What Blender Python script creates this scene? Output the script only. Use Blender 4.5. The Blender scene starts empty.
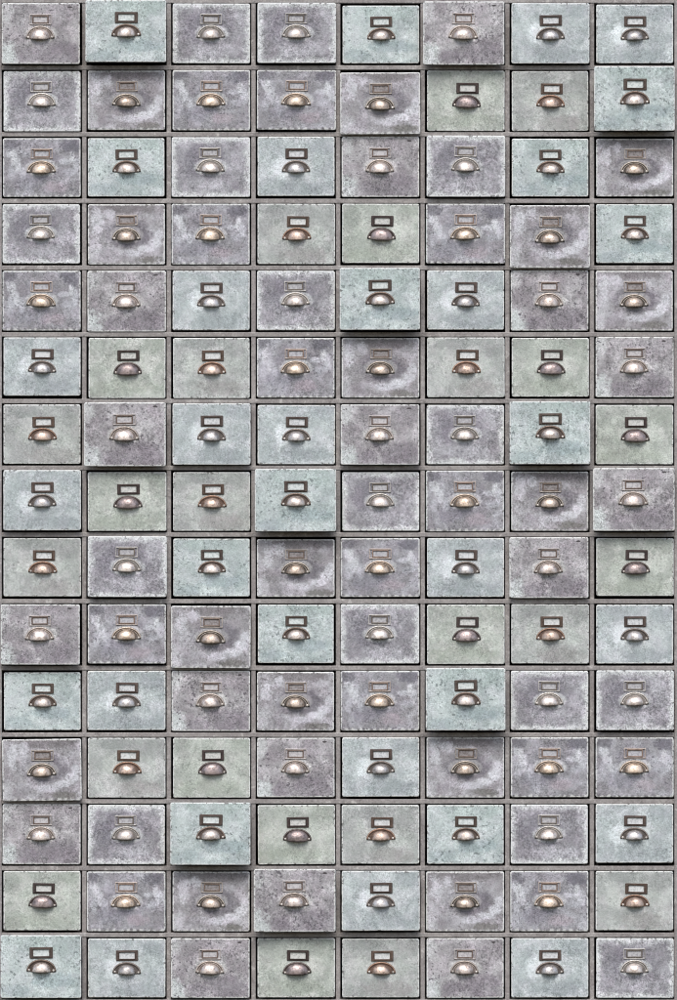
import bpy, bmesh, math, random
from mathutils import Vector, noise as mnoise

random.seed(7)
S = 0.002            # metres per photo pixel (a drawer front is about 15 x 12 cm)
Z0 = 0.03            # height of the photo's lower edge above the floor
C = bpy.context.scene.collection
scene = bpy.context.scene

# ------------------------------------------------------------------ camera, sky, sun, exposure
cam_d = bpy.data.cameras.new('camera')
cam = bpy.data.objects.new('camera', cam_d); C.objects.link(cam)
DIST = 20.0
cam.location = (0, -DIST, Z0 + 500 * S)
cam.rotation_euler = (math.radians(90), 0, 0)
cam_d.sensor_fit = 'VERTICAL'; cam_d.sensor_height = 36.0
cam_d.lens = 36.0 * DIST / (1000 * S)
cam_d.clip_start = 0.1; cam_d.clip_end = 500
scene.camera = cam

SUN_EL, SUN_AZ = math.radians(48), math.radians(4)     # high, in front of the cabinet, a touch from the left
world = bpy.data.worlds.new('World'); scene.world = world; world.use_nodes = True
wt = world.node_tree
sky = wt.nodes.new('ShaderNodeTexSky'); sky.sky_type = 'NISHITA'; sky.sun_disc = False
sky.sun_elevation = SUN_EL; sky.sun_rotation = math.radians(180) + SUN_AZ
sky.dust_density = 2.5; sky.ozone_density = 1.0; sky.air_density = 1.0
bg = wt.nodes['Background']; wt.links.new(sky.outputs[0], bg.inputs[0]); bg.inputs[1].default_value = 0.12

sun_d = bpy.data.lights.new('sun', 'SUN'); sun_d.energy = 1.5; sun_d.angle = math.radians(32); sun_d.color = (1.0, 0.98, 0.955)
sun = bpy.data.objects.new('sun', sun_d); C.objects.link(sun)
dirv = Vector((math.sin(SUN_AZ) * math.cos(SUN_EL), math.cos(SUN_AZ) * math.cos(SUN_EL), -math.sin(SUN_EL)))
sun.rotation_euler = dirv.to_track_quat('-Z', 'Y').to_euler(); sun.location = (0, -5, 6)

scene.view_settings.view_transform = 'Standard'; scene.view_settings.look = 'None'
scene.view_settings.exposure = 0.31; scene.view_settings.gamma = 1.0
scene.cycles.filter_width = 1.0

# ------------------------------------------------------------------ node helpers
def lin(c):
    r = []
    for v in c:
        v = v / 255.0
        r.append(v / 12.92 if v <= 0.04045 else ((v + 0.055) / 1.055) ** 2.4)
    return tuple(r) + (1.0,)

class NT:
    def __init__(s, name):
        s.m = bpy.data.materials.new(name); s.m.use_nodes = True
        s.t = s.m.node_tree; s.bsdf = s.t.nodes['Principled BSDF']
    def put(s, sock, v):
        if hasattr(v, 'is_output'): s.t.links.new(v, sock)
        elif v is not None: sock.default_value = v
    def math(s, op, a, b=None, c=None):
        n = s.t.nodes.new('ShaderNodeMath'); n.operation = op
        s.put(n.inputs[0], a); s.put(n.inputs[1], b); s.put(n.inputs[2], c)
        return n.outputs[0]
    def add(s, a, b): return s.math('ADD', a, b)
    def sub(s, a, b): return s.math('SUBTRACT', a, b)
    def mul(s, a, b): return s.math('MULTIPLY', a, b)
    def mx(s, a, b): return s.math('MAXIMUM', a, b)
    def smooth(s, v, lo, hi, a=0.0, b=1.0):
        n = s.t.nodes.new('ShaderNodeMapRange'); n.interpolation_type = 'SMOOTHSTEP'
        if lo > hi: lo, hi, a, b = hi, lo, b, a
        s.put(n.inputs[0], v); n.inputs[1].default_value = lo; n.inputs[2].default_value = hi
        n.inputs[3].default_value = a; n.inputs[4].default_value = b
        return n.outputs[0]
    def mix(s, f, a, b, mode='MIX'):
        n = s.t.nodes.new('ShaderNodeMix'); n.data_type = 'RGBA'; n.blend_type = mode
        s.put(n.inputs[0], f); s.put(n.inputs[6], a); s.put(n.inputs[7], b)
        return n.outputs[2]
    def vmath(s, op, a, b=None, sc=None):
        n = s.t.nodes.new('ShaderNodeVectorMath'); n.operation = op
        s.put(n.inputs[0], a); s.put(n.inputs[1], b)
        if sc is not None: s.put(n.inputs['Scale'], sc)
        return n.outputs[0]
    def noise(s, vec, scale, detail=2.0, rough=0.5, dist=0.0):
        n = s.t.nodes.new('ShaderNodeTexNoise')
        s.put(n.inputs['Vector'], vec); n.inputs['Scale'].default_value = scale
        n.inputs['Detail'].default_value = detail; n.inputs['Roughness'].default_value = rough
        n.inputs['Distortion'].default_value = dist
        return n.outputs[0]
    def bump(s, h, strength, dist):
        n = s.t.nodes.new('ShaderNodeBump'); n.inputs['Strength'].default_value = strength
        n.inputs['Distance'].default_value = dist; s.put(n.inputs['Height'], h)
        s.t.links.new(n.outputs[0], s.bsdf.inputs['Normal'])
    def coords(s):
        tc = s.t.nodes.new('ShaderNodeTexCoord')
        p = s.vmath('SCALE', tc.outputs['Object'], sc=1.0 / S)     # local photo-pixel units
        sep = s.t.nodes.new('ShaderNodeSeparateXYZ'); s.t.links.new(p, sep.inputs[0])
        oi = s.t.nodes.new('ShaderNodeObjectInfo')
        cx = s.t.nodes.new('ShaderNodeCombineXYZ')
        s.put(cx.inputs[0], s.mul(oi.outputs['Random'], 731.0)); s.put(cx.inputs[1], s.mul(oi.outputs['Random'], 397.0))
        s.put(cx.inputs[2], s.mul(oi.outputs['Random'], 911.0))
        return p, s.vmath('ADD', p, cx.outputs[0]), sep.outputs[0], sep.outputs[2], oi.outputs['Random']
    def out(s, col, rough=0.6, metal=0.0, spec=0.4):
        s.put(s.bsdf.inputs['Base Color'], col); s.put(s.bsdf.inputs['Roughness'], rough)
        s.put(s.bsdf.inputs['Metallic'], metal); s.put(s.bsdf.inputs['Specular IOR Level'], spec)
        return s.m

HX, HZ = 38.6, 29.6        # half size of the standard drawer front, photo pixels

def panel_mat(name, base, dark, light, edge, blobs=(), speck=0.0, specksize=0.30, speckcol=None,
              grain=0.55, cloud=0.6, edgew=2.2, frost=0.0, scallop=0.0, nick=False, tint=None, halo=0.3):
    """aged zinc paint: clouded base colour, mottled grain, pits, worn pale rim with painted halo, hand-placed stains and painted shade"""
    n = NT(name)
    p, q, x, z, rnd = n.coords()
    big = n.noise(q, 0.055, 3, 0.55, 0.4)
    mid = n.noise(q, 0.17, 4, 0.6, 0.3)
    fine = n.noise(q, 0.37, 3, 0.6)
    grit = n.noise(q, 0.8, 2, 0.55)
    wob = n.sub(n.noise(q, 0.12, 5, 0.7), 0.5)
    wob2 = n.sub(n.noise(q, 0.5, 2, 0.6), 0.5)
    col = n.mix(n.mul(n.smooth(big, 0.40, 0.66), cloud), lin(base), lin(light))
    if tint:
        col = n.mix(n.mul(n.smooth(n.noise(q, 0.07, 2, 0.5), 0.45, 0.62), 0.6), col, lin(tint))
    xs = n.add(x, n.mul(n.sub(rnd, 0.5), 3.0)); zs = n.add(z, n.mul(n.sub(n.math('FRACT', n.mul(rnd, 7.3)), 0.5), 2.4))
    # stains and painted shade of a definite place: (cx, cz, rx, rz, colour, strength, wobble)
    for bx, bz, rx, rz, bc, bs, bw in blobs:
        ex = n.math('DIVIDE', n.sub(xs, bx), rx); ez = n.math('DIVIDE', n.sub(zs, bz), rz)
        d = n.math('SQRT', n.add(n.mul(ex, ex), n.mul(ez, ez)))
        d = n.add(d, n.mul(wob, bw * 1.6)); d = n.add(d, n.mul(wob2, bw * 0.9))
        col = n.mix(n.mul(n.smooth(d, 1.18, 0.60), bs), col, lin(bc))
    # distance to the rim in pixels
    ax = n.sub(HX, n.math('ABSOLUTE', x)); az = n.sub(HZ, n.math('ABSOLUTE', z))
    e = n.math('MINIMUM', ax, az)
    if frost > 0:                                   # frosted bloom creeping in from the rim and the corners
        corner = n.math('MINIMUM', e, n.mul(n.add(ax, az), 0.42))
        f = n.add(corner, n.mul(wob, 16.0)); f = n.add(f, n.mul(wob2, 7.0))
        col = n.mix(n.mul(n.smooth(f, 7.5, 0.5), frost), col, lin(edge))
    if halo > 0:                                    # pale sharpening halo painted into the colour round the pull
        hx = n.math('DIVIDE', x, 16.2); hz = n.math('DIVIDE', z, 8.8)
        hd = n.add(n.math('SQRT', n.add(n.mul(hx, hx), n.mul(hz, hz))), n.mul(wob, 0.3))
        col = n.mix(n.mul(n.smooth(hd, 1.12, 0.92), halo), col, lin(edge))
    # mottled grain: multiplies the colour below it, so stains stay readable
    chroma = n.noise(q, 0.085, 3, 0.6)
    col = n.mix(n.smooth(chroma, 0.42, 0.62), n.mix(1.0, col, (0.998, 1.008, 1.0, 1), 'MULTIPLY'), n.mix(1.0, col, (1.012, 0.985, 1.005, 1), 'MULTIPLY'))
    sig = n.add(n.mul(n.sub(fine, 0.5), 2.4 * grain), n.mul(n.sub(grit, 0.5), 3.0 * grain))
    sig = n.add(sig, n.add(n.mul(n.sub(mid, 0.5), 1.4 * grain), n.mul(n.sub(big, 0.5), cloud)))
    sig = n.mul(sig, n.smooth(n.noise(q, 0.045, 3, 0.55), 0.36, 0.62, 0.55, 1.12))
    sig = n.math('MAXIMUM', n.add(sig, 1.0), 0.45)
    col = n.vmath('SCALE', col, sc=sig)
    if speck > 0:
        sp = n.noise(q, specksize, 2, 0.5)
        gate = n.smooth(n.noise(q, 0.06, 2, 0.5), 0.38, 0.54)
        col = n.mix(n.mul(n.mul(n.smooth(sp, 0.615, 0.665), gate), speck), col, lin(speckcol or dark))
    ee = n.add(e, n.mul(wob2, 3.4)); ee = n.add(ee, n.mul(wob, 2.4))
    col = n.mix(n.smooth(ee, edgew, edgew * 0.35, 0, 0.75), col, lin(edge))
    rimg = n.smooth(n.noise(q, 0.16, 3, 0.6), 0.38, 0.58, 0.30, 0.95)
    col = n.mix(n.mul(n.smooth(n.add(e, n.mul(wob2, 1.6)), 1.4, 0.6), rimg), col, lin((234, 235, 232)))  # thin white edge: sharpening halo painted over the worn rim
    # dark chips through the worn rim
    chip = n.mul(n.smooth(n.noise(q, 0.36, 1, 0.5), 0.60, 0.66), n.smooth(e, 3.0, 0.6))
    col = n.mix(n.mul(chip, 0.75), col, lin((84, 80, 78)))
    if scallop > 0:                                 # crimped lower lip
        wv = n.math('SINE', n.add(n.mul(x, 0.92), n.mul(wob, 9.0)))
        lip = n.mul(n.mul(n.smooth(wv, -0.3, 0.4), n.smooth(n.noise(q, 0.22, 2, 0.5), 0.42, 0.56)), n.smooth(n.add(n.add(z, HZ), n.mul(wob2, 3.0)), 3.6, 2.2))
        lipd = n.mul(n.smooth(wv, 0.1, -0.5), n.smooth(n.add(z, HZ), 2.8, 1.6))
        col = n.mix(n.mul(lip, scallop * 0.75), col, lin((222, 224, 220)))
        col = n.mix(n.mul(lipd, scallop * 0.7), col, lin((98, 95, 96)))
    if nick:                                        # the dark nick in the upper right corner
        ex = n.math('DIVIDE', n.sub(x, 28.5), 2.4); ez = n.math('DIVIDE', n.sub(z, 25.6), 1.0)
        d = n.add(n.math('SQRT', n.add(n.mul(ex, ex), n.mul(ez, ez))), n.mul(wob2, 1.2))
        col = n.mix(n.smooth(d, 1.1, 0.7), col, lin((78, 74, 76)))
    n.bump(n.add(n.mul(fine, 0.7), n.add(n.mul(grit, 0.35), n.mul(mid, 0.9))), 0.55, 0.0012)
    return n.out(col, n.smooth(mid, 0.3, 0.7, 0.50, 0.72), 0.0, 0.35)

def metal_mat(name, colr, dark, metal=0.75, rough=0.36, patina=0.5):
    n = NT(name)
    p, q, x, z, rnd = n.coords()
    a = n.noise(q, 0.22, 3, 0.6); b = n.noise(q, 0.8, 2, 0.6)
    col = n.mix(n.mul(n.smooth(a, 0.42, 0.68), patina), lin(colr), lin(dark))
    col = n.mix(n.mul(n.smooth(b, 0.52, 0.72), patina * 0.8), col, lin(dark))
    col = n.vmath('SCALE', col, sc=n.add(0.94, n.mul(rnd, 0.22)))
    n.bump(n.add(a, n.mul(b, 0.5)), 0.45, 0.001)
    return n.out(col, n.smooth(b, 0.3, 0.7, rough - 0.06, rough + 0.14), metal, 0.5)

def plain_mat(name, colr, dark, rough=0.8, sc=0.5):
    n = NT(name)
    p, q, x, z, rnd = n.coords()
    a = n.noise(q, sc, 3, 0.6)
    col = n.mix(n.smooth(a, 0.40, 0.68), lin(colr), lin(dark))
    n.bump(a, 0.2, 0.0008)
    return n.out(col, rough, 0.0, 0.3)

def bar_mat(name):
    n = NT(name)
    p, q, x, z, rnd = n.coords()
    big = n.noise(q, 0.035, 4, 0.6, 0.5); mid = n.noise(q, 0.14, 4, 0.6, 0.6); fine = n.noise(q, 0.55, 3, 0.65)
    col = n.mix(n.smooth(big, 0.38, 0.66), lin((145, 140, 138)), lin((164, 160, 157)))
    col = n.mix(n.mul(n.smooth(mid, 0.56, 0.72), 0.7), col, lin((206, 203, 199)))
    col = n.mix(n.mul(n.smooth(mid, 0.44, 0.30), 0.6), col, lin((106, 101, 100)))
    col = n.mix(n.mul(n.smooth(fine, 0.51, 0.64), 0.35), col, lin((98, 93, 92)))
    col = n.mix(n.mul(n.smooth(fine, 0.46, 0.32), 0.35), col, lin((200, 196, 194)))
    n.bump(n.add(mid, n.mul(fine, 0.6)), 0.5, 0.0012)
    return n.out(col, 0.62, 0.0, 0.35)

# ------------------------------------------------------------------ mesh helpers (all in photo pixels, y towards the viewer is negative)
def mesh_obj(name, bm, mats, parent=None):
    bmesh.ops.recalc_face_normals(bm, faces=bm.faces[:])
    bmesh.ops.scale(bm, vec=(S, S, S), verts=bm.verts[:])
    me = bpy.data.meshes.new(name); bm.to_mesh(me); bm.free()
    for m in (mats if isinstance(mats, (list, tuple)) else [mats]): me.materials.append(m)
    o = bpy.data.objects.new(name, me); C.objects.link(o)
    if parent: o.parent = parent
    return o

def ring(bm, pts, y): return [bm.verts.new((px, y, pz)) for px, pz in pts]
def bridge(bm, a, b, mat=0, smooth=False):
    k = len(a)
    for i in range(k):
        f = bm.faces.new((a[i], a[(i + 1) % k], b[(i + 1) % k], b[i])); f.material_index = mat; f.smooth = smooth

def rrect(hx, hz, r, seg=4, cx=0, cz=0):
    pts = []
    for sx, sz, a0 in ((1, 1, 0), (-1, 1, 90), (-1, -1, 180), (1, -1, 270)):
        for i in range(seg + 1):
            a = math.radians(a0 + 90 * i / seg)
            pts.append((cx + sx * (hx - r) + r * math.cos(a), cz + sz * (hz - r) + r * math.sin(a)))
    return pts

def slab(bm, outline_fn, y_back, y_front, bev, mat=0):
    """prism with a rounded front edge; outline_fn(inset) gives the outline"""
    rs = [ring(bm, outline_fn(0), y_back)]
    for i in range(4):
        a = math.radians(90 * i / 3)
        rs.append(ring(bm, outline_fn(bev * (1 - math.cos(a))), y_front + bev * (1 - math.sin(a))))
    for a, b in zip(rs, rs[1:]): bridge(bm, a, b, mat)
    bm.faces.new(rs[-1]).material_index = mat
    bm.faces.new(list(reversed(rs[0]))).material_index = mat

def frame_ring(bm, hx, hz, wx, wz, y_back, y_front, r=0.7, bev=0.4, mat=0, cx=0, cz=0):
    o0 = ring(bm, rrect(hx, hz, r, 3, cx, cz), y_back)
    o1 = ring(bm, rrect(hx, hz, r, 3, cx, cz), y_front + bev)
    o2 = ring(bm, rrect(hx - bev, hz - bev, max(r - bev, .1), 3, cx, cz), y_front)
    i2 = ring(bm, rrect(hx - wx + bev, hz - wz + bev, .3, 3, cx, cz), y_front)
    i1 = ring(bm, rrect(hx - wx, hz - wz, .25, 3, cx, cz), y_front + bev)
    i0 = ring(bm, rrect(hx - wx, hz - wz, .25, 3, cx, cz), y_back)
    for a, b in ((o0, o1), (o1, o2), (o2, i2), (i2, i1), (i1, i0), (i0, o0)): bridge(bm, a, b, mat)

def box(bm, x0, x1, y0, y1, z0, z1, bev=0.0, mat=0):
    r = bmesh.ops.create_cube(bm, size=1.0)
    for v in r['verts']:
        v.co = Vector(((x0 + x1) / 2 + v.co.x * (x1 - x0), (y0 + y1) / 2 + v.co.y * (y1 - y0), (z0 + z1) / 2 + v.co.z * (z1 - z0)))
    if bev > 0:
        es = list({e for v in r['verts'] for e in v.link_edges})
        bmesh.ops.bevel(bm, geom=es, offset=bev, segments=2, profile=0.5, affect='EDGES')

def plate_outline(a, h, low, inset=0.0, seg=40):
    pts = []
    for i in range(seg):
        t = 2 * math.pi * i / seg
        c, s_ = math.cos(t), math.sin(t)
        if s_ >= 0: pts.append(((a - inset) * math.copysign(abs(c) ** 0.98, c), (h - inset) * abs(s_) ** 1.04))
        else: pts.append(((a - inset) * math.copysign(abs(c) ** 0.55, c), -(low - inset * 0.9) * abs(s_) ** 0.55))
    return pts

def tube(bm, pts, rad, y, mat=0, k=8):
    rings = []
    n = len(pts)
    for i, (px, pz) in enumerate(pts):
        ax, az = pts[max(i - 1, 0)]; bx, bz = pts[min(i + 1, n - 1)]
        tx, tz = bx - ax, bz - az; L = math.hypot(tx, tz) or 1; nx, nz = -tz / L, tx / L
        rings.append([bm.verts.new((px + nx * rad * math.cos(2 * math.pi * j / k), y + rad * math.sin(2 * math.pi * j / k),
                                    pz + nz * rad * math.cos(2 * math.pi * j / k))) for j in range(k)])
    for a, b in zip(rings, rings[1:]): bridge(bm, a, b, mat, True)
    bm.faces.new(rings[0]).material_index = mat; bm.faces.new(list(reversed(rings[-1]))).material_index = mat

def dome(bm, a, b, d, y0, under=14):
    """half-bowl pull, open below, with a real wall thickness and a rolled lower lip"""
    NT_, NS = 32, 12
    def surf(off):
        g = []
        for i in range(NT_ + 1):
            t = math.pi * i / NT_
            r = math.sin(t) ** 0.85 if 0 < i < NT_ else 0.0
            row = []
            for j in range(NS + 1):
                s_ = math.radians((90 + under) * j / NS)
                row.append(bm.verts.new(((a - off) * math.cos(t), y0 - (d - off) * r * math.sin(s_), (b - off) * r * math.cos(s_))))
            g.append(row)
        return g
    o = surf(0); n = surf(0.8)
    for i in range(NT_):
        for j in range(NS):
            bm.faces.new((o[i][j], o[i + 1][j], o[i + 1][j + 1], o[i][j + 1])).smooth = True
            bm.faces.new((n[i][j], n[i][j + 1], n[i + 1][j + 1], n[i + 1][j])).smooth = True
        bm.faces.new((o[i][NS], o[i + 1][NS], n[i + 1][NS], n[i][NS])).smooth = True
    bmesh.ops.remove_doubles(bm, verts=bm.verts[:], dist=0.0005)

# ------------------------------------------------------------------ drawer kinds
M_bar = bar_mat('cabinet_metal')
M_in = plain_mat('drawer_inside', (92, 86, 84), (70, 66, 64))
M_screw = metal_mat('screw_steel', (205, 200, 194), (130, 122, 116), 0.5, 0.35, 0.4)

KINDS = {}
KINDS['P'] = dict(
    say='speckled lavender-grey drawer',
    panel=panel_mat('zinc_lavender', (153, 150, 153), (104, 101, 106), (200, 199, 201), (212, 213, 210),
        blobs=[(-35, -24, 13, 16, (206, 213, 212), .85, 1.1), (-36, 22, 9, 13, (198, 201, 201), .7, 1.1), (18, -19, 22, 13, (132, 127, 134), .7, 1.1), (-12, -22, 12, 8, (134, 128, 136), .6, 1.2), (14, 20, 18, 8, (176, 172, 177), .6, 1.3)],
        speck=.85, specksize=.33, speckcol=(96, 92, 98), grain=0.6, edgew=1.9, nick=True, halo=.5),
    frame=dict(kind='double', x=-.3, z=13.7, outer=((196, 190, 187), (150, 142, 139)), inner=((128, 112, 104), (92, 80, 74)), card=((205, 203, 204), (172, 169, 171))),
    pull=dict(x=-.6, z=1.0, a=14.2, dome=(9.6, 8.8), top=11.8, domec=((224, 212, 204), (146, 132, 123)), plate=((132, 123, 120), (96, 88, 85)), rim=((196, 186, 178), (140, 128, 120))))
KINDS['M'] = dict(
    say='mint-green drawer with dark pits',
    panel=panel_mat('zinc_mint', (179, 191, 190), (134, 147, 147), (212, 221, 220), (216, 224, 221),
        blobs=[(6, 24, 34, 12, (176, 191, 187), .6, 1.0), (-26, -6, 12, 26, (198, 208, 207), .5, 1.2), (12, -13, 24, 7, (160, 176, 178), .7, 1.1), (-22, -22, 14, 6, (164, 178, 180), .6, 1.3)],
        speck=.7, specksize=.31, speckcol=(104, 114, 114), grain=0.42, edgew=1.3),
    frame=dict(kind='single', x=.5, z=13.1, outer=((92, 80, 73), (54, 47, 43)), card=((224, 231, 229), (190, 199, 197))),
    pull=dict(x=.4, z=.8, a=14.2, dome=(8.9, 7.9), top=11.0, domec=((218, 207, 199), (138, 125, 115)), plate=((96, 84, 78), (60, 52, 48)), rim=((140, 124, 114), (92, 80, 72))))
KINDS['G'] = dict(
    say='frosty-edged grey drawer',
    panel=panel_mat('zinc_frosted', (150, 149, 154), (112, 110, 119), (190, 190, 196), (218, 222, 222),
        blobs=[(-6, 4, 25, 19, (132, 130, 138), .85, 1.0), (2, -17, 18, 7, (184, 184, 190), .7, 1.4)],
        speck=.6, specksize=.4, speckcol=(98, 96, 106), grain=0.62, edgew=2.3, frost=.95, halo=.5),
    frame=dict(kind='double', x=-.6, z=14.2, outer=((200, 197, 193), (150, 146, 142)), inner=((124, 116, 108), (90, 82, 76)), card=((192, 192, 194), (160, 158, 162))),
    pull=dict(x=-.5, z=1.8, a=14.3, dome=(8.8, 8.0), top=11.8, domec=((236, 226, 218), (164, 152, 143)), plate=((136, 131, 128), (98, 93, 90)), rim=((206, 202, 196), (150, 144, 138))))
KINDS['W'] = dict(
    say='pale-streaked blue-grey drawer',
    panel=panel_mat('zinc_flamed', (150, 149, 153), (110, 109, 117), (188, 189, 196), (214, 217, 216),
        blobs=[(0, 2, 20, 20, (140, 139, 147), .6, 1.0), (-33, 16, 3.2, 7, (204, 206, 211), .85, .9), (-29, 11, 3.4, 9, (208, 210, 214), .9, .9), (-25, 3, 3.4, 9, (204, 206, 211), .85, .9), (-20, -5, 3.6, 8, (196, 198, 204), .75, .9), (-31, -4, 4, 9, (190, 192, 198), .7, 1.1), (22, 7, 7, 3, (198, 200, 206), .8, .9), (29, 11, 3, 8, (208, 210, 214), .9, .9), (33, 4, 4, 9, (200, 202, 208), .8, .9), (26, -3, 7, 4, (184, 186, 193), .6, 1.1),
               (11, -18, 13, 6, (172, 163, 170), .7, 1.1), (28, 23, 12, 7, (112, 111, 120), .8, 1.5), (-32, 24, 10, 6, (114, 113, 120), .8, 1.5), (-14, -14, 16, 9, (142, 142, 152), .5, 1.4)],
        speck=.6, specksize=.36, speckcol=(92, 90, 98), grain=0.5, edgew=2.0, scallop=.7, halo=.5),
    frame=dict(kind='double', x=0, z=14.0, outer=((200, 188, 180), (150, 138, 131)), inner=((150, 130, 118), (104, 88, 80)), card=((194, 195, 199), (162, 162, 167))),
    pull=dict(x=-.5, z=.8, a=14.6, dome=(8.9, 8.2), top=11.2, domec=((232, 213, 193), (152, 133, 115)), plate=((110, 102, 97), (72, 66, 62)), rim=((204, 190, 176), (146, 130, 118))))
KINDS['S'] = dict(
    say='grey drawer with dark swirl',
    panel=panel_mat('zinc_swirled', (159, 157, 160), (112, 115, 121), (200, 200, 206), (214, 215, 212),
        blobs=[(4, 27, 34, 8, (128, 124, 126), .85, 1.0), (3, 0, 25, 15, (124, 121, 128), .95, .7), (33, 0, 5, 6, (208, 209, 215), .8, .9), (29, -8, 7, 5, (214, 215, 221), .9, .8), (20, -14, 10, 4, (214, 215, 221), .9, .8), (6, -18, 13, 4, (202, 202, 209), .85, .8), (-12, -17, 10, 4, (192, 191, 197), .75, .9), (22, -25, 14, 4.5, (122, 121, 117), .85, 1.1),  # first blob: shade of the drawer above, painted across the top
               (-29, 13, 6, 13, (208, 209, 214), .85, 1.7), (-18, 20, 6, 6, (204, 204, 210), .85, 1.7), (-34, -20, 7, 12, (200, 202, 205), .6, 1.4), (-18, -20, 10, 6, (140, 137, 142), .5, 1.3)],
        speck=.55, specksize=.34, speckcol=(96, 92, 94), grain=0.44, edgew=2.0, scallop=.55),
    frame=dict(kind='double', x=.6, z=14.0, outer=((190, 182, 174), (140, 131, 124)), inner=((138, 122, 112), (96, 84, 78)), card=((160, 156, 156), (126, 118, 116))),
    pull=dict(x=-.2, z=.4, a=14.4, dome=(9.0, 8.0), top=11.2, domec=((208, 192, 178), (136, 120, 106)), plate=((84, 78, 74), (54, 50, 48)), rim=((190, 182, 172), (128, 118, 110))))
KINDS['B'] = dict(
    say='pale bluish drawer with pewter pull',
    panel=panel_mat('zinc_pale_blue', (178, 187, 188), (134, 142, 145), (208, 214, 215), (218, 223, 221),
        blobs=[(-15, 0, 11, 11, (228, 236, 238), .9, .9), (-30, 5, 10, 20, (190, 201, 200), .5, 1.3), (20, 12, 14, 14, (192, 201, 200), .5, 1.3), (10, -21, 30, 8, (158, 167, 169), .7, 1.2), (26, 20, 14, 8, (162, 171, 174), .6, 1.3)],
        speck=.35, specksize=.36, speckcol=(118, 126, 128), grain=0.42, edgew=1.5),
    frame=dict(kind='single', x=.5, z=12.7, outer=((92, 79, 73), (56, 49, 46)), card=((222, 225, 226), (186, 189, 190))),
    pull=dict(x=0, z=0, a=14.2, dome=(8.5, 7.8), top=10.9, domec=((204, 200, 198), (132, 126, 122)), plate=((106, 99, 95), (66, 61, 58)), rim=((146, 136, 130), (96, 88, 82))))
KINDS['C'] = dict(
    say='grey-green drawer with copper pull',
    panel=panel_mat('zinc_grey_green', (174, 179, 176), (134, 139, 137), (202, 206, 203), (208, 212, 207),
        blobs=[(-18, 2, 9, 10, (198, 204, 198), .6, 1.0), (20, 0, 12, 10, (190, 197, 191), .5, 1.2), (-14, 23, 20, 7, (152, 157, 155), .75, 1.3), (26, 18, 12, 10, (156, 160, 158), .6, 1.3), (10, -21, 26, 9, (164, 164, 162), .8, 1.1)],
        speck=.35, specksize=.36, speckcol=(122, 126, 122), grain=0.36, edgew=1.4),
    frame=dict(kind='single', x=1.6, z=12.2, outer=((97, 81, 71), (58, 48, 42)), card=((226, 229, 228), (192, 195, 193))),
    pull=dict(x=.5, z=.2, a=14.4, dome=(9.0, 8.0), top=10.9, domec=((212, 190, 175), (136, 116, 104)), plate=((112, 92, 82), (70, 58, 52)), rim=((168, 138, 120), (112, 92, 80))))
KINDS['E'] = dict(
    say='sage drawer with dark pull',
    panel=panel_mat('zinc_sage', (176, 183, 175), (136, 143, 136), (204, 209, 202), (212, 216, 208),
        blobs=[(19, 2, 11, 10, (204, 210, 202), .7, 1.0), (-19, 2, 8, 9, (194, 202, 192), .5, 1.0), (-30, -24, 12, 8, (158, 164, 154), .5, 1.2), (0, -20, 34, 8, (166, 174, 163), .7, 1.2), (-30, 18, 10, 12, (160, 166, 160), .6, 1.3), (28, 22, 12, 9, (164, 172, 162), .5, 1.3)],
        speck=.45, specksize=.32, speckcol=(116, 122, 114), grain=0.36, edgew=1.4),
    frame=dict(kind='single', x=1.5, z=12.4, outer=((72, 61, 58), (44, 38, 37)), card=((216, 217, 213), (182, 184, 180))),
    pull=dict(x=.7, z=-.2, a=14.3, dome=(11.2, 9.6), top=10.9, domec=((164, 150, 148), (104, 94, 92)), plate=((86, 76, 75), (56, 50, 49)), rim=((112, 102, 99), (76, 68, 66))))

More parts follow.
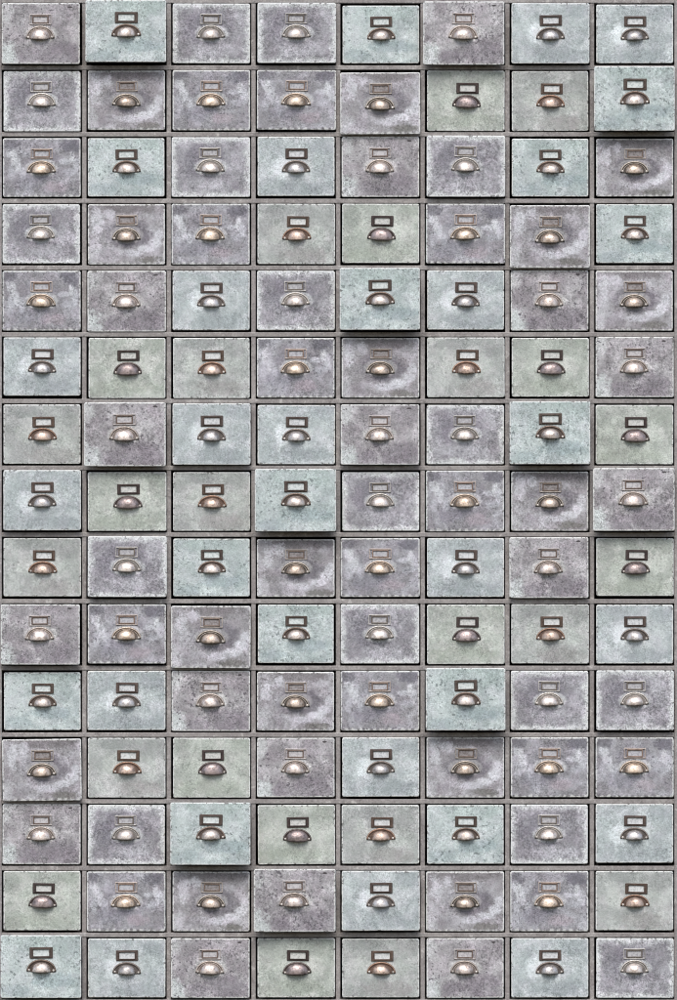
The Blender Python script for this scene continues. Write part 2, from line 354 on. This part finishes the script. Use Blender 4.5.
def make_drawer(k):
    """one drawer of a kind at the origin: front centre at (0,0,0), front face at y = 0"""
    K = KINDS[k]
    root = bpy.data.objects.new('drawer', None); C.objects.link(root); root.empty_display_size = 0.02
    TH = 3.0
    # front panel: slightly irregular outline, rounded worn edges
    rnd = random.Random(ord(k))
    base = []
    for px, pz in rrect(HX, HZ, 2.0, 5): base.append((px, pz))
    dense = []
    for i in range(len(base)):
        (ax, az), (bx, bz) = base[i], base[(i + 1) % len(base)]
        L = math.hypot(bx - ax, bz - az); m = max(1, int(L / 2.6))
        for j in range(m): dense.append((ax + (bx - ax) * j / m, az + (bz - az) * j / m))
    jit = []
    for px, pz in dense:
        w = mnoise.noise(Vector((px * .16 + ord(k) * 3.1, pz * .16, 1.7))) * .35 + mnoise.noise(Vector((px * .6, pz * .6 + ord(k), 4.2))) * .22
        jit.append(1 - abs(w) * 0.02)
    def outl(ins):
        return [(px * f * (1 - ins / HX), pz * f * (1 - ins / HZ)) for (px, pz), f in zip(dense, jit)]
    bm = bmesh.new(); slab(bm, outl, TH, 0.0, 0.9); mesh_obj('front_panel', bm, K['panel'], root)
    # box behind the front: two sides, back, bottom
    bm = bmesh.new()
    w, h, L = HX - 3.2, HZ - 3.0, 165.0
    box(bm, -w, -w + 1, TH, L, -h, h - 6); box(bm, w - 1, w, TH, L, -h, h - 6)
    box(bm, -w + 1, w - 1, L - 1, L, -h, h - 6); box(bm, -w + 1, w - 1, TH, L - 1, -h + .5, -h + 1.5)
    mesh_obj('drawer_box', bm, M_in, root)
    # label holder with its card
    F = K['frame']; fx, fz = F['x'], F['z']
    if 'mats' not in F:
        F['mats'] = [metal_mat('holder_metal_' + k, *F['outer'], metal=.3, rough=.55)]
        if F['kind'] == 'double': F['mats'].append(metal_mat('holder_rim_' + k, *F['inner'], metal=.45, rough=.5))
        F['cardm'] = plain_mat('label_paper_' + k, *F['card'], sc=.45)
    bm = bmesh.new()
    if F['kind'] == 'double':
        frame_ring(bm, 10.8, 5.2, .95, 1.2, .2, -1.1, .6, .35, 0, fx, fz)
        frame_ring(bm, 8.0, 3.9, 1.25, 1.2, .2, -1.5, .4, .35, 1, fx, fz)
        ch, cz = 7.0, 2.9
    else:
        frame_ring(bm, 11.0, 5.2, 2.9, 1.55, .2, -1.4, .6, .5, 0, fx, fz)
        frame_ring(bm, 8.6, 4.1, 1.0, .9, .2, -1.9, .4, .35, 0, fx, fz)
        ch, cz = 7.9, 3.5
    holder = mesh_obj('label_holder', bm, F['mats'], root)
    bm = bmesh.new(); slab(bm, lambda i: rrect(ch - i, cz - i, .3, 2, fx, fz), .2, -.35, .1)
    mesh_obj('label_card', bm, F['cardm'], holder)
    # cup pull with backplate and screws
    Pl = K['pull']
    mats = [metal_mat('pull_' + k, *Pl['domec'], metal=.62, rough=.36, patina=.85)]
    mplate = metal_mat('backplate_' + k, *Pl['plate'], metal=.5, rough=.5); mrim = metal_mat('backplate_rim_' + k, *Pl['rim'], metal=.5, rough=.42)
    zb = Pl['z'] - (Pl['top'] - 1.6) / 2
    da, db = Pl['dome']
    bm = bmesh.new(); dome(bm, da, db, 5.6, -.3)
    pull = mesh_obj('cup_pull', bm, mats, root); pull.location = (Pl['x'] * S, 0, zb * S)
    bm = bmesh.new()
    slab(bm, lambda i: plate_outline(Pl['a'], Pl['top'], 1.3, i), .3, -.5, .3, 0)
    arc = [(px, pz) for px, pz in plate_outline(Pl['a'] - .9, Pl['top'] - .9, 2.2, 0, 56) if pz > -.3]
    arc.sort(key=lambda v: math.atan2(v[1], v[0]))
    tube(bm, arc, .8, -.9, 1)
    arc = [(px, pz) for px, pz in plate_outline(Pl['a'] - 3.0, Pl['top'] - 2.3, 1.7, 0, 56) if pz > .4]
    arc.sort(key=lambda v: math.atan2(v[1], v[0]))
    if k in 'PGWS': tube(bm, arc, .36, -.5, 1)
    mesh_obj('backplate', bm, [mplate, mrim], pull)
    for sx in (-1, 1):
        bm = bmesh.new()
        slab(bm, lambda i: [((1.25 - i) * math.cos(2 * math.pi * q / 14) + sx * (Pl['a'] - 2.5), (1.25 - i) * math.sin(2 * math.pi * q / 14) + .6) for q in range(14)], -.4, -1.5, .7)
        mesh_obj('screw', bm, M_screw, pull)
    return root

# ------------------------------------------------------------------ the cabinet
def px_x(u): return (u - 338.5) * S
def px_z(v): return (1000 - v) * S + Z0
OX = [2.0 + 84.6 * k for k in range(8)]          # left edge of each column's opening; 80 wide
OY = [3.2 + 66.72 * k for k in range(15)]        # top edge of each row's opening; 62 high
OW, OH = 80.0, 62.0
cab = bpy.data.objects.new('drawer_cabinet', None); C.objects.link(cab)
cab['label'] = 'warm grey metal cabinet frame whose narrow bars divide the whole wall of drawers'
cab['category'] = 'cabinet'
DEPTH = 200.0
def bar(name, x0, x1, y0, y1, v0, v1, bev):
    bm = bmesh.new(); cx, cv = (x0 + x1) / 2, (v0 + v1) / 2
    box(bm, x0 - cx, x1 - cx, y0, y1, -(v1 - cv), cv - v0, bev)
    o = mesh_obj(name, bm, M_bar, cab); o.location = (px_x(cx), 0, px_z(cv)); return o
EDGE = 14.0
XL, XR = OX[0] - EDGE, OX[7] + OW + EDGE
YT, YB = OY[0] - EDGE, OY[14] + OH + EDGE
for r in range(16):
    v0 = YT if r == 0 else OY[r - 1] + OH
    v1 = YB if r == 15 else OY[r] if r < 15 else YB
    bar('rail', XL + 2.2, XR - 2.2, 0.0, DEPTH, v0, v1, .8)
for c in range(9):
    u0 = XL if c == 0 else OX[c - 1] + OW
    u1 = XR if c == 8 else OX[c]
    bar('stile', u0, u1, 0.9 if 0 < c < 8 else -1.0, DEPTH - 1, YT + 1.5, YB - 1.5, .8)
bar('back_panel', XL + 3, XR - 3, DEPTH - 2, DEPTH + 2, YT + 3, YB - 3, .5)

# ------------------------------------------------------------------ the drawers
# kind of each drawer, row by row
GRID = ['PMGGMPBB', 'GSWWSECM', 'WMGBPGMS', 'GSWCEWSM', 'WPBGMBPS', 'BECWSCEP', 'CPBBPGME', 'BECMGWSP',
        'CGMSWBPE', 'PWSMGECB', 'MBPSWMGG', 'SCEPBSWW', 'PGMECMGB', 'EWSPBSWC', 'MBPECPBG']
K4 = 677.0 / 172.0
A, B_, C_, D_ = 0, 249, 498, 746
# measured edges of each front (x0, y0, x1, y1) in a four-times enlargement whose corner is at (colpair, row band)
R = {
(0,0):(8,14,316,254),(0,1):(338,4,656,248),(1,0):(14,280,318,518),(1,1):(346,278,650,512),(2,0):(12,544,318,776),(2,1):(346,544,648,774),(3,0):(10,804,316,1038),(3,1):(346,804,650,1042),
(0,2):(14,14,320,250),(0,3):(348,12,658,250),(1,2):(14,276,320,514),(1,3):(346,276,658,512),(2,2):(10,540,320,776),(2,3):(348,538,652,772),(3,2):(10,802,318,1042),(3,3):(348,802,654,1040),
(0,4):(26,22,324,250),(0,5):(338,8,658,258),(1,4):(12,286,328,530),(1,5):(354,278,660,516),(2,4):(18,538,324,776),(2,5):(352,534,662,776),(3,4):(20,802,324,1036),(3,5):(350,802,662,1038),
(0,6):(24,14,332,252),(0,7):(358,18,662,250),(1,6):(26,280,328,516),(1,7):(348,264,666,518),(2,6):(30,546,328,774),(2,7):(358,546,662,774),(3,6):(18,808,334,1056),(3,7):(358,804,660,1036),
(4,0):(10,86,318,322),(4,1):(344,86,654,326),(5,0):(14,348,318,578),(5,1):(350,350,652,588),(6,0):(14,612,318,846),(6,1):(332,604,654,856),(7,0):(14,870,320,1108),(7,1):(346,878,656,1110),
(4,2):(14,86,318,320),(4,3):(346,86,654,320),(5,2):(16,350,318,588),(5,3):(346,350,652,586),(6,2):(14,608,322,850),(6,3):(348,614,654,848),(7,2):(16,878,320,1110),(7,3):(338,866,658,1112),
(4,4):(10,76,326,320),(4,5):(354,84,658,318),(5,4):(18,350,324,586),(5,5):(354,348,660,584),(6,4):(14,612,324,850),(6,5):(352,614,658,848),(7,4):(20,878,324,1110),(7,5):(350,872,658,1112),
(4,6):(22,84,328,322),(4,7):(356,86,660,322),(5,6):(26,350,330,582),(5,7):(356,346,664,584),(6,6):(16,600,334,848),(6,7):(356,614,662,848),(7,6):(24,876,328,1110),(7,7):(344,862,666,1110),
(8,0):(14,158,320,388),(8,1):(346,150,658,390),(9,0):(4,418,316,656),(9,1):(346,418,654,652),(10,0):(20,686,318,914),(10,1):(344,680,652,914),(11,0):(10,948,322,1192),(11,1):(346,944,652,1180),
(8,2):(20,160,318,388),(8,3):(346,162,652,390),(9,2):(8,424,322,670),(9,3):(350,420,646,650),(10,2):(10,680,320,918),(10,3):(346,684,650,916),(11,2):(16,944,320,1180),(11,3):(346,944,652,1178),
(8,4):(14,158,326,390),(8,5):(354,158,658,390),(9,4):(14,418,324,652),(9,5):(354,420,660,654),(10,4):(14,680,324,916),(10,5):(348,668,662,914),(11,4):(20,942,324,1176),(11,5):(352,942,658,1180),
(8,6):(16,154,328,394),(8,7):(358,158,664,386),(9,6):(24,418,330,652),(9,7):(358,420,662,652),(10,6):(22,680,328,914),(10,7):(358,678,664,914),(11,6):(22,942,328,1178),(11,7):(356,942,664,1178),
(12,0):(10,228,318,466),(12,1):(346,232,650,466),(13,0):(14,492,318,726),(13,1):(342,494,652,730),(14,0):(4,742,322,990),(14,1):(346,758,652,990),
(12,2):(6,220,322,466),(12,3):(350,232,654,466),(13,2):(14,494,318,730),(13,3):(334,482,656,730),(14,2):(8,756,318,992),(14,3):(348,756,654,990),
(12,4):(18,232,324,464),(12,5):(354,232,656,464),(13,4):(18,490,326,726),(13,5):(350,494,658,730),(14,4):(20,758,324,990),(14,5):(352,756,656,992),
(12,6):(22,230,326,464),(12,7):(356,228,662,460),(13,6):(20,492,328,730),(13,7):(356,492,662,726),(14,6):(24,756,328,990),(14,7):(358,756,664,992),
}
COLX = [0, 0, 169, 169, 337, 337, 505, 505]
ROWY = [A] * 4 + [B_] * 4 + [C_] * 4 + [D_] * 3
# how far a front stands out, in photo pixels (2 mm each)
OUT = {(0,0):10,(0,1):19,(0,3):9,(0,5):15,(0,6):9,(1,4):7,(1,7):19,(2,5):8,(3,6):7,(4,4):19,(6,1):15,(6,2):9,(6,4):10,(6,6):19,(7,0):8,(7,3):19,(7,7):15,
       (8,1):10,(8,6):7,(9,0):11,(9,2):7,(10,5):19,(10,7):8,(11,0):7,(12,2):19,(13,3):15,(13,4):10,(14,0):15,(9,1):4.5}
TILT = {(11,0):-.7,(1,4):-.25,(9,2):.2,(12,3):-.3,(9,6):.2,(1,3):.15}

ORD = ['', 'second ', 'third ', 'fourth ']
NUM = ['top', 'second', 'third', 'fourth', 'fifth', 'sixth', 'seventh']
def where(r, c):
    col = ('leftmost' if c == 0 else ORD[c] + 'from left') if c < 4 else ('rightmost' if c == 7 else ORD[7 - c] + 'from right')
    if r == 0: row = 'top row'
    elif r == 14: row = 'bottom row'
    elif r == 7: row = 'middle row'
    elif r < 7: row = NUM[r] + ' row down'
    else: row = NUM[14 - r] + ' row up'
    return col + ' in the ' + row

def copy_tree(o, parent=None):
    n = o.copy(); C.objects.link(n)
    if parent: n.parent = parent
    for ch in o.children: copy_tree(ch, n)
    return n

proto = {}
for r in range(15):
    for c in range(8):
        k = GRID[r][c]
        if k not in proto: d = proto[k] = make_drawer(k)
        else: d = copy_tree(proto[k])
        x0, y0, x1, y1 = R[(r, c)]
        x0, x1 = COLX[c] + x0 / K4, COLX[c] + x1 / K4
        y0, y1 = ROWY[r] + y0 / K4, ROWY[r] + y1 / K4
        if (r, c) not in OUT: x0, x1 = min(x0, OX[c] + 2.0), max(x1, OX[c] + OW - 2.0)
        out = OUT.get((r, c), 1.6)
        if (r, c) not in OUT and (x0 < OX[c] or x1 > OX[c] + OW or y0 < OY[r] or y1 > OY[r] + OH): out = 4.0
        d.location = (px_x((x0 + x1) / 2), -out * S, px_z((y0 + y1) / 2))
        sx, sz = (x1 - x0) / (2 * HX), (y1 - y0) / (2 * HZ)
        d.scale = (sx, (sx + sz) / 2, sz)
        rr = random.Random(r * 31 + c)
        d.rotation_euler = (math.radians(rr.uniform(-.5, .5)), math.radians(TILT.get((r, c), rr.uniform(-.12, .12))), math.radians(rr.uniform(-.35, .35)))
        state = 'pulled-out ' if OUT.get((r, c), 0) >= 14 else 'slightly open ' if OUT.get((r, c), 0) >= 7 else ''
        for ch in d.children:
            if ch.name.startswith('cup_pull'): ch.rotation_euler = (0, math.radians(rr.uniform(-1.6, 1.6)), 0)
            if ch.name.startswith('label_holder'): ch.rotation_euler = (0, math.radians(rr.uniform(-.9, .9)), 0)
        d['label'] = state + KINDS[k]['say'] + ', ' + where(r, c)
        d['category'] = 'drawer'
        d['group'] = 'drawers of the metal cabinet'
